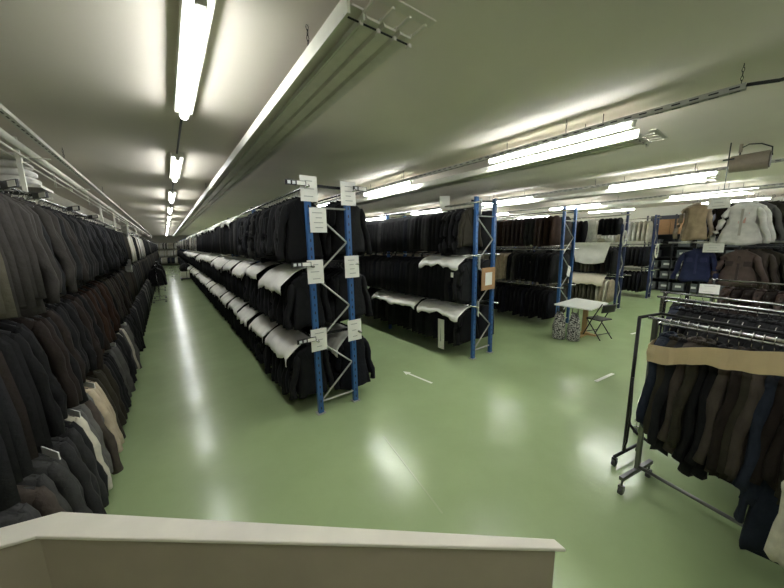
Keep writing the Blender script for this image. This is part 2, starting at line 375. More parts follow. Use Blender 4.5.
# ------------------------------------------------------------------ garments
def garment(seed, L=.74, hs=.2, hh=.235, dep=.05, sl=None, seg=20, nr=11, style='jacket', sleeve_len=.6, sr=1.0, splay=.085):
    """meshes of a garment hanging at the origin (the hook on the rail is at z = 0); x across, y through"""
    rr = random.Random(seed); ph = [rr.uniform(0, 6.28) for _ in range(6)]
    zt = -.10
    # (depth below the neck as a fraction, half width, half depth, shoulder slope)
    prof = [(.0, .05, .030, .05), (.004, .085, .040, .22), (.010, .13, .046, .32), (.018, .165, .046, .36), (.03, hs, .042, .38), (.10, hs-.004, .050, .22), (.20, hs-.022, dep, .08), (.34, hs-.03, dep, 0),
            (.48, hs-.035, dep*.95, 0), (.62, hs*.4+hh*.6-.03, dep*1.0, 0), (.78, hs*.2+hh*.8-.02, dep, 0), (.92, hh-.015, dep*1.05, 0), (1.0, hh-.01, dep*.95, 0)]
    rings = []
    for i, (t, w, d, sp) in enumerate(prof):
        ring = []
        for k in range(seg):
            a = 2*PI*k/seg; ca, sa = math.cos(a), math.sin(a)
            x = w*math.copysign(abs(ca)**.7, ca); y = d*math.copysign(abs(sa)**.8, sa)
            fold = max(0, t-.12)
            y += .024*fold*math.sin(x*38+ph[0]+t*4) + .016*fold*abs(math.sin(x*47+ph[1]))*math.copysign(1, sa) ; x += .016*fold*math.sin(a*3+ph[2])
            zz = zt - t*L - sp*abs(x) + (.02*math.sin(x*17+ph[3]) + .01*math.sin(a*5+ph[5]) if t > .85 else 0)
            ring.append((x, y, zz))
        rings.append(ring)
    body = B().loft(rings, True)
    out = {'body': (body, True)}
    for s, nm in ((-1, 'sleeve_a'), (1, 'sleeve_b')):
        if sleeve_len <= 0: continue
        n = 9; pts = []; ra = []
        ox = rr.uniform(-.01, .03); fy = rr.uniform(-.035, .0)
        for i in range(n+1):
            t = i/n
            x = hs-.03 + (splay+ox)*min(1, t*1.25)**.9 + .008*math.sin(t*11+ph[4]); y = fy*t*t + .01*math.sin(t*8+ph[5])
            z = zt - .085 - t*sleeve_len; pts.append((s*x, y, z)); ra.append((.03 if i == 0 else .05 + .006*math.sin(t*17+ph[1]+s)) * (1-.22*t + (.1 if i == n else 0)))
        sl_ = B(); sl_.tube(pts, [q*sr for q in ra], 10, sq=.85); out[nm] = (sl_, True)
    if style in ('jacket', 'leather', 'shirt'):
        c = B()
        # collar band round the neck and two lapel leaves on the front face
        c.tube([(.062*math.cos(a), .04*math.sin(a), zt+.005-.012*abs(math.sin(a))) for a in [2*PI*j/12 for j in range(13)]], .014, 6)
        ll = .26 if style == 'jacket' else .09
        for s in (-1, 1):
            yf = -.045
            c.add([(s*.05, yf+.004, zt-.0), (s*.105, yf-.008, zt-.07), (s*.085, yf-.012, zt-.12), (s*.012, yf-.02, zt-ll-.04), (s*.006, yf-.012, zt-ll*.6), (s*.03, yf-.002, zt-.03)]
                  + [(s*.05, yf+.02, zt-.0), (s*.105, yf+.02, zt-.07), (s*.085, yf+.02, zt-.12), (s*.012, yf+.01, zt-ll-.04), (s*.006, yf+.01, zt-ll*.6), (s*.03, yf+.02, zt-.03)],
                  [(0, 1, 2, 3, 4, 5), (11, 10, 9, 8, 7, 6)] + [(j, (j+1) % 6, 6+(j+1) % 6, 6+j) for j in range(6)])
        out['collar'] = (c, False)
    h = B()
    h.tube([(0, 0, -.115), (0, 0, -.05), (.004, 0, -.036), (.017, 0, -.02), (.018, 0, -.004), (.012, 0, .012), (0, 0, .018), (-.012, 0, .012), (-.016, 0, .0)], .0032, 6, 0)
    h.tube([(-hs+.04, 0, -.175), (-.08, 0, -.138), (0, 0, -.112), (.08, 0, -.138), (hs-.04, 0, -.175)], .010, 6, 1)
    out['hanger'] = (h, True)
    return out
VAR = {}
def add_variant(key, **kw):
    g = garment(**kw); d = {}
    for k, (bb, sm) in g.items():
        mats = [M['chrome'], M['plastic']] if k == 'hanger' else [FAB['black']]
        d[k] = bb.mesh(key + '_' + k, mats, sm)
    VAR[key] = d
for i, sd in enumerate((11, 23, 37, 51, 67, 83)):
    add_variant('jacket%d' % i, seed=sd, L=.66+.04*(i % 3), hs=.2+.008*(i % 2), hh=.215+.012*(i % 4))
for i, sd in enumerate((61, 73)):
    add_variant('coat%d' % i, seed=sd, L=.86, hs=.205, hh=.26, dep=.055, sleeve_len=.64)
for i, sd in enumerate((7, 19, 29, 43)):
    add_variant('thin%d' % i, seed=sd, L=.7+.05*(i % 3), hs=.2, hh=.22+.015*i, dep=.034, sleeve_len=.56+.04*(i % 3), sr=.72)
add_variant('leather0', seed=81, L=.64, hs=.21, hh=.2, dep=.065, style='leather')
add_variant('shirt0', seed=91, L=.68, hs=.2, hh=.23, dep=.04, style='shirt')
add_variant('shirt1', seed=92, L=.66, hs=.17, hh=.25, dep=.045, style='jacket', sleeve_len=.56, splay=.12)
add_variant('leather1', seed=84, L=.6, hs=.17, hh=.22, dep=.06, style='jacket', sleeve_len=.54, splay=.13)
add_variant('waistcoat0', seed=98, L=.66, hs=.15, hh=.17, dep=.045, style='jacket', sleeve_len=0)
add_variant('short0', seed=95, L=.5, hs=.2, hh=.24, dep=.05, style='shirt', sleeve_len=.34)
add_variant('skirt0', seed=97, L=.72, hs=.17, hh=.2, dep=.045, style='plain', sleeve_len=0)
def put(name, var, fab, loc, rz, label, cat, group=None, sx=1, sz=1, parts=True):
    d = VAR[var]; root = bpy.data.objects.new(name, d['body']); C.objects.link(root)
    root.location = loc; root.rotation_euler = (0, 0, rz); root.scale = (sx, 1, sz)
    ms = root.material_slots[0]; ms.link = 'OBJECT'; ms.material = FAB[fab]
    tag(root, label, cat, group)
    for k, me in d.items():
        if k == 'body': continue
        nm = {'sleeve_a': 'sleeve', 'sleeve_b': 'sleeve'}.get(k, k)
        c = bpy.data.objects.new(nm, me); C.objects.link(c); c.parent = root
        if k != 'hanger': c.material_slots[0].link = 'OBJECT'; c.material_slots[0].material = FAB[fab]
    return root

# low-detail garment used only in the one big "rest of the garments" mesh
def low_template():
    seg = 10; rings = []
    for (t, w, d) in ((0, .05, .03), (.035, .12, .04), (.09, .2, .045), (.16, .235, .05), (.6, .27, .05), (1, .275, .042)):
        z = -.1 - t*.72
        rings.append([(w*math.copysign(abs(math.cos(2*PI*k/seg))**.6, math.cos(2*PI*k/seg)), d*math.sin(2*PI*k/seg), z) for k in range(seg)])
    bb = B().loft(rings, True); return np.array(bb.v), bb.f
LOWV, LOWF = low_template()

cands = []
def run(x, y0, y1, z, step, pick, runlabel, group, var='jacket', L=1.0, sx=1.0, vis=True, ymax_vis=99, kind='jacket', lean=0):
    y = y0; n = 0; ang = 0
    while y < y1:
        n += 1; ang = ang*.7 + rnd(-.045, .045)
        fab = pick(y)
        p = proj((x, y, z-.45)); ok = vis and p and -25 < p[0] < 800 and y < ymax_vis
        cands.append(dict(x=x+rnd(-.012, .012), y=y, z=z, rz=ang+lean, fab=fab, n=n, run=runlabel, group=group, var=var, L=L*rnd(.95, 1.05), sx=sx,
                          score=(1/p[2] if ok else 0)*(1 if ok else 0), kind=kind))
        y += step*rnd(.88, 1.12)
def seq(*pairs, default=('black',)):
    def f(y):
        for lim, c in pairs:
            if y < lim: return random.choice(c) if isinstance(c, tuple) else c
        return random.choice(default)
    return f
DARK = ('black', 'black', 'charcoal', 'charcoal', 'navy', 'dark grey')
BLK = ('black', 'black', 'black', 'charcoal', 'navy')
MID = ('dark grey', 'grey', 'charcoal', 'light grey', 'black')
GB = ('grey brown', 'dark grey', 'grey brown', 'charcoal')
# leftmost rack
LX = -.95
run(LX, 2.0, 45, 2.74, .115, seq((2.5, 'khaki'), (3.2, 'grey brown'), (4.4, GB), (5.0, ('dark grey', 'charcoal')), (5.7, ('navy', 'charcoal')), (9.0, DARK), (10.0, 'olive'), (11.2, ('white', 'cream')), (12.5, BLK), (16, ('white', 'cream', 'light grey')), default=DARK+('light grey',)),
    'top rail of leftmost rack', 'garments on the top rail of the leftmost rack', L=1.02)
run(LX, 2.0, 45, 1.96, .115, seq((3.6, ('black', 'black', 'charcoal', 'dark brown')), (4.4, ('dark brown', 'black')), (5.9, ('dark brown', 'rust brown', 'black', 'dark brown')), (8.5, ('black', 'dark brown', 'olive')), (10, ('rust brown', 'olive', 'dark brown')), default=('dark grey', 'charcoal', 'grey', 'black', 'taupe')),
    'middle rail of leftmost rack', 'garments on the middle rail of the leftmost rack', L=1.04)
run(LX+.06, 2.0, 45, 1.17, .11, seq((2.5, ('taupe', 'grey')), (2.65, 'grey'), (3.1, ('charcoal', 'dark grey')), (3.25, 'cream'), (3.4, 'light grey'), (3.6, ('taupe', 'light grey')), (4.05, ('cream', 'beige', 'light grey', 'beige')), (4.5, 'olive'), (5.05, ('charcoal', 'black')), (5.45, 'light grey'), (6.0, ('dark grey', 'charcoal')), (6.9, ('light grey', 'cream', 'grey')), (8.0, ('charcoal', 'black')), default=MID),
    'bottom rail of leftmost rack', 'garments on the bottom rail of the leftmost rack', L=1.1)
# first blue rack, both sides
for z, nm, L in ((2.9, 'top', 1.02), (1.97, 'middle', .98), (1.03, 'bottom', 1.0)):
    run(1.41, 3.78, 45, z, .11, seq((5, BLK+('charcoal', 'dark grey')), (9, DARK+('grey',)), (16, DARK), default=BLK+('white', 'cream')) if nm == 'top' else seq((45, BLK+('dark grey', 'charcoal'))),
        nm + ' rail of first blue rack, aisle side', 'dark garments on the %s rail of the first blue rack, aisle side' % nm, L=L, sx=1.08)
    run(2.03, 3.78, 9, z, .11, seq((45, BLK)), nm + ' rail of first blue rack, far side', 'dark garments on the %s rail of the first blue rack, far side' % nm, L=L, sx=1.12, ymax_vis=4.3)
# second blue rack
for z, nm, L in ((2.9, 'top', 1.04), (1.97, 'middle', 1.04), (1.03, 'bottom', .92)):
    c = seq((3.9, ('olive', 'charcoal')), (4.4, 'black'), (4.9, ('black', 'grey')), (5.3, ('black', 'dark grey')), default=BLK+('dark grey',)) if nm == 'top' else seq((12, ('charcoal', 'dark grey', 'navy', 'charcoal')) if nm == 'middle' else (12, BLK+('dark grey',)))
    run(4.48, 3.72, 16, z, .11, c, nm + ' rail of second blue rack', 'garments on the %s rail of the second blue rack' % nm, L=L, ymax_vis=8.2)
    run(5.1, 3.75, 8, z, .12, seq((45, BLK)), nm + ' rail of second blue rack, far side', 'dark garments on the far side of the second blue rack', L=L, vis=False)
# third blue rack
run(7.82, 3.8, 14, 2.9, .13, seq((4.0, 'rust brown'), (4.3, 'brown leather'), (4.55, 'grey'), (5.2, ('brown leather', 'plum leather')), default=('brown leather', 'dark brown', 'rust brown')),
    'top rail of third blue rack', 'leather jackets on the top rail of the third blue rack', var='leather', ymax_vis=6, kind='jacket')
run(7.82, 3.75, 14, 1.97, .12, seq((4.75, ('black', 'black', 'charcoal', 'navy')), (5.0, ('charcoal', 'grey')), (5.35, 'beige'), default=('cream', 'beige', 'grey')),
    'middle rail of third blue rack', 'garments on the middle rail of the third blue rack', ymax_vis=6)
run(7.82, 3.75, 14, 1.03, .12, seq((45, ('black', 'black', 'navy'))), 'bottom rail of third blue rack', 'black garments on the bottom rail of the third blue rack', ymax_vis=5.6, L=1.0)
for z in (2.9, 1.97, 1.03): run(8.5, 3.85, 8, z, .13, seq((45, ('black', 'olive', 'grey brown'))), 'far side of third blue rack', 'x', vis=False)
# fourth blue rack
run(11.25, 3.55, 4.12, 2.9, .12, seq((45, 'black')), 'top rail of fourth blue rack', 'short black garments on the top rail of the fourth blue rack', var='short', L=1.0)
run(11.25, 4.5, 12, 2.9, .13, seq((4.75, ('dark brown', 'black')), (5.1, ('taupe', 'khaki')), default=('black', 'taupe')), 'top rail of fourth blue rack, past the white dress', 'garments past the white dress on the fourth blue rack', ymax_vis=5.1)
run(11.25, 3.6, 12, 1.97, .12, seq((4.2, ('black', 'dark brown')), (4.55, 'khaki'), default=('black', 'grey')), 'middle rail of fourth blue rack', 'garments on the middle rail of the fourth blue rack', ymax_vis=5)
run(11.25, 3.6, 12, 1.03, .12, seq((4.05, ('beige', 'cream')), (4.5, 'khaki'), default=('khaki', 'grey')), 'bottom rail of fourth blue rack', 'pale garments on the bottom rail of the fourth blue rack', ymax_vis=5)
for z in (2.0, 1.03): run(11.9, 3.7, 6, z, .13, seq((45, 'navy')), 'far side of fourth blue rack', 'x', vis=False)
# fifth blue rack
run(14.2, 3.55, 4.05, 2.9, .13, seq((45, ('white', 'white', 'cream'))), 'top rail of fifth blue rack', 'white shirts on the top rail of the fifth blue rack', var='shirt', kind='shirt')
run(14.2, 4.1, 10, 2.9, .13, seq((45, ('white', 'cream', 'white'))), 'top rail of fifth blue rack, past the gap', 'white shirts on the top rail of the fifth blue rack', var='shirt', kind='shirt', ymax_vis=5.2)
for z, nm in ((1.97, 'middle'), (1.03, 'bottom')):
    run(14.2, 3.55, 10, z, .13, seq((45, ('black', 'black', 'navy'))), nm + ' rail of fifth blue rack', 'black coats on the %s rail of the fifth blue rack' % nm, ymax_vis=5)
    run(14.75, 3.6, 6, z, .14, seq((45, 'black')), 'far side of fifth blue rack', 'x', vis=False)
# far end wall: three tiers of pale shirts facing the aisle (rails run across)
for z, nm in ((2.8, 'top'), (1.9, 'middle'), (1.05, 'bottom')):
    for k in range(34):
        cands.append(dict(x=-1.1+k*.13, y=46.3, z=z, rz=rnd(.3, .9), fab=random.choice(('white', 'white', 'cream', 'light grey', 'white') if nm != 'bottom' else ('light grey', 'cream', 'white', 'slate blue')), n=k+1, run='far', group='x', var='shirt', L=1, sx=.8, score=0, kind='shirt'))
# rolling racks on the right
AX, AY, AD = 3.21, .69, Vector((-.19, -.982))
def rolling(x0, y0, d, z, length, step, pick, runlabel, group, L=1.0, start=.1, kind='jacket', nvis=99):
    s = start; n = 0
    while s < length:
        n += 1; x, y = x0+d.x*s, y0+d.y*s; p = proj((x, y, z-.4))
        ok = p and p[0] < 830 and n <= nvis
        cands.append(dict(x=x, y=y, z=z, rz=math.atan2(d.y, d.x)+PI/2+rnd(-.06, .06)+PI, fab=pick(s), n=n, run=runlabel, group=group, var='thin', L=L*rnd(.93, 1.07), sx=.98,
                          score=2/p[2] if ok else 0, kind=kind)); s += step*rnd(.9, 1.1)
rolling(AX, AY, AD, 1.57, 1.9, .054, seq((.14, 'denim'), (.2, 'olive'), (.24, 'charcoal'), (.29, 'taupe'), (.34, 'olive'), (.45, 'black'), (.49, 'taupe'), (.58, ('dark brown', 'black', 'grey brown')), (.62, 'olive'), (.68, 'taupe'), (.72, 'denim'), default=('dark brown', 'grey brown', 'charcoal', 'olive')),
        'on nearest rolling rack', 'jackets on the nearest rolling rack', L=1.12)
rolling(3.88, .62, AD, 1.5, 1.2, .09, seq((9, ('black', 'black', 'charcoal'))), 'on black-framed rolling rack', 'dark jackets on the black-framed rolling rack', L=1.0)
rolling(4.36, .86, AD, 1.58, 1.9, .062, seq((.12, 'slate blue'), (9, ('black', 'black', 'charcoal'))), 'on second chrome rolling rack', 'jackets on the second chrome rolling rack')
rolling(4.93, .95, AD, 1.56, 1.9, .1, seq((9, ('black', 'charcoal', 'dark brown'))), 'on third chrome rolling rack', 'jackets on the third chrome rolling rack')
rolling(6.45, .72, AD, 1.6, 1.9, .1, seq((9, ('dusty brown', 'rust brown', 'dark brown', 'olive', 'brown leather'))), 'on farthest chrome rolling rack', 'brown jackets on the farthest chrome rolling rack', L=.95)

cands.sort(key=lambda c: -c['score'])
keep = [c for c in cands if c['score'] > 0][:298]; ids = set(id(c) for c in keep)
rest = [c for c in cands if id(c) not in ids]
CATN = {'jacket': 'jacket', 'shirt': 'shirt'}
for c in keep:
    v = c['var']
    var = {'jacket': 'jacket%d' % random.randrange(6), 'thin': 'thin%d' % random.randrange(4), 'leather': 'leather0', 'shirt': 'shirt0', 'short': 'short0'}[v]
    if 'bottom rail of leftmost' in c['run'] or 'middle rail of leftmost' in c['run']: var = random.choice(('jacket0', 'jacket1', 'jacket2', 'jacket3'))
    noun = {'leather': 'leather jacket' if 'leather' in c['fab'] else 'jacket', 'short': 'short garment'}.get(v, 'shirt' if c['kind'] == 'shirt' else 'jacket')
    col = c['fab'].replace(' leather', ' leather') if 'leather' in c['fab'] else c['fab']
    if 'leather' in col and noun == 'leather jacket': noun = 'jacket'
    lab = '%s %s, %s from near end, %s' % (col, noun, nth(c['n']), c['run'])
    put(noun.replace(' ', '_') if noun != 'jacket' else 'hanging_jacket', var, c['fab'], (c['x'], c['y'], c['z']), c['rz'], lab, noun.split()[-1], c['group'], sx=c['sx']*rnd(.92, 1.06), sz=c['L']*rnd(.95, 1.05))
# every other garment: one object
fabs = sorted(set(c['fab'] for c in rest)); nv = len(LOWV); V = []; Fa = []; Mi = []
for i, c in enumerate(rest):
    ca, sa = math.cos(c['rz']), math.sin(c['rz']); v = LOWV.copy(); v[:, 0] *= c['sx']; v[:, 2] *= c['L']*(.7 if c['var'] == 'short' else 1)
    P = np.stack([v[:, 0]*ca - v[:, 1]*sa + c['x'], v[:, 0]*sa + v[:, 1]*ca + c['y'], v[:, 2] + c['z']], 1)
    V.append(P); o = i*nv; Fa += [tuple(k+o for k in q) for q in LOWF]; Mi += [fabs.index(c['fab'])]*len(LOWF)
me = bpy.data.meshes.new('distant_garments'); me.from_pydata(np.concatenate(V).tolist(), [], Fa)
for k in fabs: me.materials.append(FAB[k])
me.polygons.foreach_set('material_index', Mi); me.polygons.foreach_set('use_smooth', [True]*len(Fa)); me.update()
so = bpy.data.objects.new('distant_garments', me); C.objects.link(so)
tag(so, 'all the more distant and hidden jackets and shirts hanging along every rack of the hall', 'clothes'); so['kind'] = 'stuff'

# ------------------------------------------------------------------ blue racks
def post_mesh(b, x, y, h, w=.07):
    b.prism([(x-w/2, 0), (x+w/2, 0), (x+w/2, 1), (x-w/2, 1)], y, y+w) if False else b.box((x, y, h/2), (w, w*.9, h))
def rack(name, x0, x1, y0, y1, label, pm, rails, h=3.0, bay=2.7, h0=None, ends=True):
    r = thing(name, (x0, y0, 0), label, 'clothes rack'); w = x1-x0
    n = int((y1-y0)/bay)
    for k in range(n+1):
        yy = k*bay
        for j, xx in enumerate((0, w)):
            hh = h0 if (h0 and j == 0 and k == 0) else h
            p = B(); hh = hh if k == 0 else min(hh, 2.9); p.box((xx, yy, hh/2), (.066, .055, hh))
            if k == 0:
                for q in range(int(hh/.1)): p.box((xx, yy-.028, .08+q*.1), (.012, .003, .035), mi=1)
            po = p.obj('post', [pm, M['plastic']], r, bevel=.006 if k else 0)
            if k == 0:
                B().box((xx, yy, .006), (.11, .1, .012)).obj('foot_plate', M['galv'], po)
        # zigzag bracing
        zs = [.18, .6, 1.0, 1.41, 1.83, 2.25, 2.65]
        def bar(z0, z1, flip=0):
            b = B(); a, c = (.03, w-.03) if not flip else (w-.03, .03)
            b.tube([(a, yy, z0), (c, yy, z1)], .012, 6); b.obj('brace', M['galv'], r)
        bar(.16, .16)
        for q in range(len(zs)-1): bar(zs[q], zs[q+1], q % 2)
        bar(2.67, 2.67)
    for (xo, z) in rails:
        b = B(); b.tube([(xo-x0, -.12, z), (xo-x0, y1-y0, z)], .015, 8); ro = b.obj('rail', M['chrome'], r, smooth=True)
    # cross arms that carry the rails
    for k in range(n+1):
        for z in sorted(set(z for _, z in rails)):
            xs = [xo-x0 for xo, zz in rails if zz == z]
            b = B(); b.box(((min(xs+[0])+max(xs+[w]))/2, k*bay+.05, z+.035), (max(xs+[w])-min(xs+[0])+.05, .03, .03)); b.obj('cross_arm', M['black'], r)
    return r
T = (2.9, 1.97, 1.03)
rack('blue_rack', 1.43, 1.96, 3.63, 45, 'first blue double-sided clothes rack, right of the left aisle, with paper signs', M['blue'], [(1.41, z) for z in T]+[(2.03, z) for z in T])
rack('blue_rack', 4.52, 5.05, 3.6, 22, 'second blue clothes rack, its end frame carrying a cardboard sign', M['blue'], [(4.48, z) for z in T]+[(5.1, z) for z in T])
rack('blue_rack', 7.86, 8.45, 3.63, 16, 'third blue clothes rack, holding brown leather jackets, behind the white table', M['blue'], [(7.82, z) for z in T]+[(8.5, z) for z in T])
rack('blue_rack', 11.1, 11.45, 3.42, 14, 'fourth blue clothes rack, covered with white and cream sheets', M['navyblue'], [(11.25, z) for z in T]+[(11.9, z) for z in T[1:]], h0=2.62)
rack('blue_rack', 14.1, 14.42, 3.38, 14, 'fifth blue clothes rack, holding white shirts above black coats', M['navyblue'], [(14.2, z) for z in T]+[(14.75, z) for z in T[1:]])
# leftmost rack: slim white frame
r = thing('wall_rack', (-.95, 1.9, 0), 'leftmost clothes rack with three tiers of jackets along the left wall', 'clothes rack')
for z, xo in ((2.74, 0), (1.96, 0), (1.17, .06)):
    b = B(); b.tube([(xo, 0, z), (xo, 43.5, z)], .015, 8); b.obj('rail', M['chrome'], r, smooth=True)
for k in range(17):
    B().box((-.42, k*2.7, 1.45), (.05, .05, 2.9)).obj('post', M['whitep'], r)
    for z in (2.78, 2.0, 1.21): B().box((-.2, k*2.7, z), (.46, .03, .03)).obj('cross_arm', M['black'], r)
# rail size dividers: black strips with round and square windows
def divider(loc, label, rz=0, n=2, name='rail_divider', w=.3):
    r = thing(name, loc, label, 'size divider', 'black size dividers', rz)
    B().box((0, 0, 0), (w, .014, .055)).obj('strip', M['plastic'], r)
    for k in range(n):
        b = B(); b.box((-w/2+.04+k*.055, -.009, 0), (.034, .006, .034)); b.obj('size_dot', M['label'], r)
    B().box((w/2-.06, -.009, 0), (.1, .006, .042)).obj('card', M['paper'], r)
for i, (x, y, z, lab) in enumerate(((-.9, 3.6, 2.72, 'black size divider with white card at the far left of the leftmost top rail'), (-.9, 4.3, 2.73, 'black size divider with a large white card, second from left edge, leftmost rack'),
        (-.9, 5.6, 2.74, 'black size divider, third from the camera above the leftmost rack'), (-.9, 6.9, 2.74, 'black size divider, fourth and farthest above the leftmost rack'))):
    divider((x, y, z), lab, rz=-PI/2*.62, w=.34)
for i, (x, z, n1) in enumerate(((1.28, 2.93, 'top'), (1.28, 2.0, 'middle'), (1.28, 1.06, 'bottom'))):
    divider((x, 3.56, z), 'black size divider left of the first blue post, %s tier' % n1, w=.24)
divider((2.12, 3.56, 2.93), 'black size divider right of the second post of the first blue rack', w=.2)
# small paper cards between the garments
def card(loc, d, rz, label, name='paper_card', tilt=0, m='paper', group=None, lines=0):
    b = B(); b.box((0, 0, 0), d); o = b.obj(name, M[m]); o.location = loc; o.rotation_euler = (tilt, 0, rz)
    tag(o, label, 'sign' if lines else 'card', group)
    if lines:
        l = B(); rr = random.Random(int(loc[0]*100))
        for k in range(lines):
            ww = d[0]*rr.uniform(.3, .6); l.box((rr.uniform(-.05, .05)*d[0], -d[1]/2-.0006, d[2]*(.3-.6*k/max(1, lines-1))), (ww, .001, d[2]*.035))
        l.obj('printed_lines', M['ink'], o)
    return o
for (x, y, z, lab) in ((-.66, 3.5, 1.1, 'white card on the bottom tier of the leftmost rack, above cream jackets'), (-.66, 4.86, 1.1, 'white card on the bottom tier of the leftmost rack, above the charcoal jackets'),
                       (-.66, 6.1, 1.1, 'farthest white card on the bottom tier of the leftmost rack'), (-.66, 2.95, 1.1, 'white card catching light low on the leftmost rack, above black jackets'),
                       (-.66, 2.42, 1.1, 'white card on the bottom tier of the leftmost rack, nearest the parapet')):
    card((x, y, z), (.17, .006, .045), -PI/2*.62, lab, 'size_card')
card((-.72, 9.6, 2.62), (.2, .006, .26), -PI/2*.6, 'white paper sign on the top tier of the leftmost rack', 'paper_sign', lines=3)
card((-.68, 8.6, 1.86), (.2, .006, .26), -PI/2*.6, 'white paper sign on the middle tier of the leftmost rack', 'paper_sign', lines=3)
# A4 signs on the rack ends
A4 = (.21, .006, .29)
for (x, y, z, rz, lab, L_) in (
    (1.44, 3.585, 2.88, .03, 'white paper sign at the top of the first post of the first blue rack', 3),
    (1.53, 3.575, 2.52, -.03, 'white paper sign just below the topmost one, first post, first blue rack', 4),
    (1.96, 3.585, 2.86, 0, 'white paper sign at the top of the second post of the first blue rack', 4),
    (1.46, 3.585, 1.9, .02, 'white paper sign halfway up the first post of the first blue rack', 3),
    (1.97, 3.585, 1.93, 0, 'white paper sign halfway up the second post of the first blue rack', 4),
    (1.45, 3.585, 1.03, -.02, 'white paper sign low on the first post of the first blue rack', 3),
    (1.97, 3.585, 1.06, .02, 'white paper sign low on the second post of the first blue rack', 3)):
    card((x, y, z), A4, rz, lab, 'paper_sign', lines=L_)
for (z, w_, lab) in ((2.83, .22, 'white sign turned edge-on at the top of the second blue rack'), (1.85, .2, 'white sign turned edge-on halfway up the second blue rack'), (.98, .2, 'white sign turned edge-on low on the second blue rack')):
    card((4.58, 3.555, z), (w_*.7, .006, .28), .9, lab, 'paper_sign', lines=3)
card((4.47, 4.32, 2.98), (.2, .006, .24), -.5, 'blank white sign standing above the jackets of the second blue rack', 'paper_sign')
o = card((4.86, 3.55, 1.52), (.4, .012, .42), .0, 'brown cardboard sign with a white sheet on the second blue rack end', 'cardboard_sign', m='card')
c = B(); c.box((0, -.009, 0), (.2, .004, .24)); c.obj('white_sheet', M['paper'], o)
card((8.2, 3.58, 1.42), (.2, .006, .26), .1, 'white tag hanging crooked on the third blue rack end', 'paper_sign', tilt=.0, lines=2).rotation_euler[1] = .3
card((7.66, 4.32, 1.62), (.05, .006, .1), -PI/2, 'small white price tag on a black jacket of the third blue rack', 'price_tag')
card((4.2, 3.86, 1.62), (.06, .006, .09), -PI/2, 'small white price tag on a dark jacket of the second blue rack', 'price_tag')

# ------------------------------------------------------------------ cover sheets
def cover(x, y0, y1, z, side, drop, out, label, group, m='sheet', seed=0, name='cover_sheet', ragged=.06):
    rr = random.Random(seed); ph = [rr.uniform(0, 6.3) for _ in range(4)]
    def fn(u, v):
        y = y0+(y1-y0)*u
        e = ragged*(math.sin(u*9+ph[0])+.5*math.sin(u*21+ph[1]))*v
        xx = x + side*(-.03 + (out+.03)*min(1, v*1.25)**.8)
        c0 = max(0, 1-u*5)+max(0, (u-.8)*5)
        zz = z - .025 - (drop+.04)*v**1.5 - e*.35 - .04*c0*v**2 + .014*math.sin(u*23+ph[2])*v + .006*math.sin(u*60+v*9)
        xx += side*.018*math.sin(u*18+ph[3])*v
        return (xx, y + e*.4, zz)
    b = B().grid(fn, 26, 9); o = b.obj(name, M[m], smooth=True, solid=.004); tag(o, label, 'cover', group); return o
ys = [3.66]
while ys[-1] < 40: ys.append(ys[-1]+1.18)
for z, nm in ((1.97, 'middle'), (1.03, 'bottom')):
    for i in range(len(ys)-1):
        if i > 20: break
        g = .04+rnd(0, .1)
        cover(1.41, ys[i]+g, ys[i+1]-rnd(0, .16), z, -1, rnd(.16, .27), rnd(.33, .37), 'white cover sheet, %s from the near end, %s tier of first blue rack' % (nth(i+1), nm), 'white cover sheets on the first blue rack', seed=i*7+int(z*10))
for i, (a, bb) in enumerate(((7.2, 8.2), (9.4, 10.6), (11.2, 12.4), (13.2, 14.6), (15.6, 17), (18, 19.4), (21, 23))):
    cover(1.41, a, bb, 2.9, -1, .16, .3, 'white cover sheet on the first blue rack top tier, %s from the camera' % nth(i+1), 'white cover sheets on the first blue rack', seed=90+i)
cover(2.03, 3.7, 4.5, 1.03, -1, .25, .3, 'white cover sheet between the two end posts of the first blue rack', None, seed=5)
cover(4.48, 3.7, 4.75, 1.97, -1, .14, .31, 'white cover sheet on the middle tier of the second blue rack', None, seed=31)
cover(4.48, 3.66, 4.85, 1.03, -1, .14, .31, 'nearer white cover sheet on the bottom tier of the second blue rack', None, seed=32, ragged=.1)
cover(4.48, 4.92, 6.6, 1.03, -1, .14, .31, 'farther white cover sheet on the bottom tier of the second blue rack', None, seed=33, ragged=.08)
# long white board low on the second rack
b = B(); b.box((4.22, 4.15, .42), (.012, .16, .6)); tag(b.obj('white_board', M['paper']), 'narrow white board leaning low against the second blue rack jackets', 'board')
# big hanging cloths on the fourth rack
def cloth(x, y0, y1, z1, z0, label, m, sag=.0, seed=1, taper=0):
    rr = random.Random(seed); p = [rr.uniform(0, 6) for _ in range(3)]
    def fn(u, v):
        yy = y0+(y1-y0)*(u + taper*v*(.5-u)*2*.5)
        zz = z1-(z1-z0)*v - sag*math.sin(u*PI)*v*.2
        dx = -.03*v + .02*math.sin(u*14+p[0])*v + .03*math.sin(v*9+u*3+p[1])*math.sin(u*PI)
        return (x+dx, yy, zz)
    b = B().grid(fn, 20, 14); o = b.obj('hanging_cloth', M[m], smooth=True, solid=.006); tag(o, label, 'cloth')
cloth(10.93, 3.62, 4.72, 2.1, 1.48, 'large white cloth draped over the middle tier of the fourth blue rack', 'sheet', sag=.35, seed=3, taper=.25)
cover(11.2, 3.72, 4.75, 1.13, -1, .3, .33, 'cream cover sheet on the bottom tier of the fourth blue rack', None, m='creamsheet', seed=8, ragged=.03)
put('white_dress', 'skirt0', 'white', (11.05, 4.22, 2.95), PI/2, 'long white dress hanging on the top tier of the fourth blue rack', 'dress', sx=.8, sz=1.05)
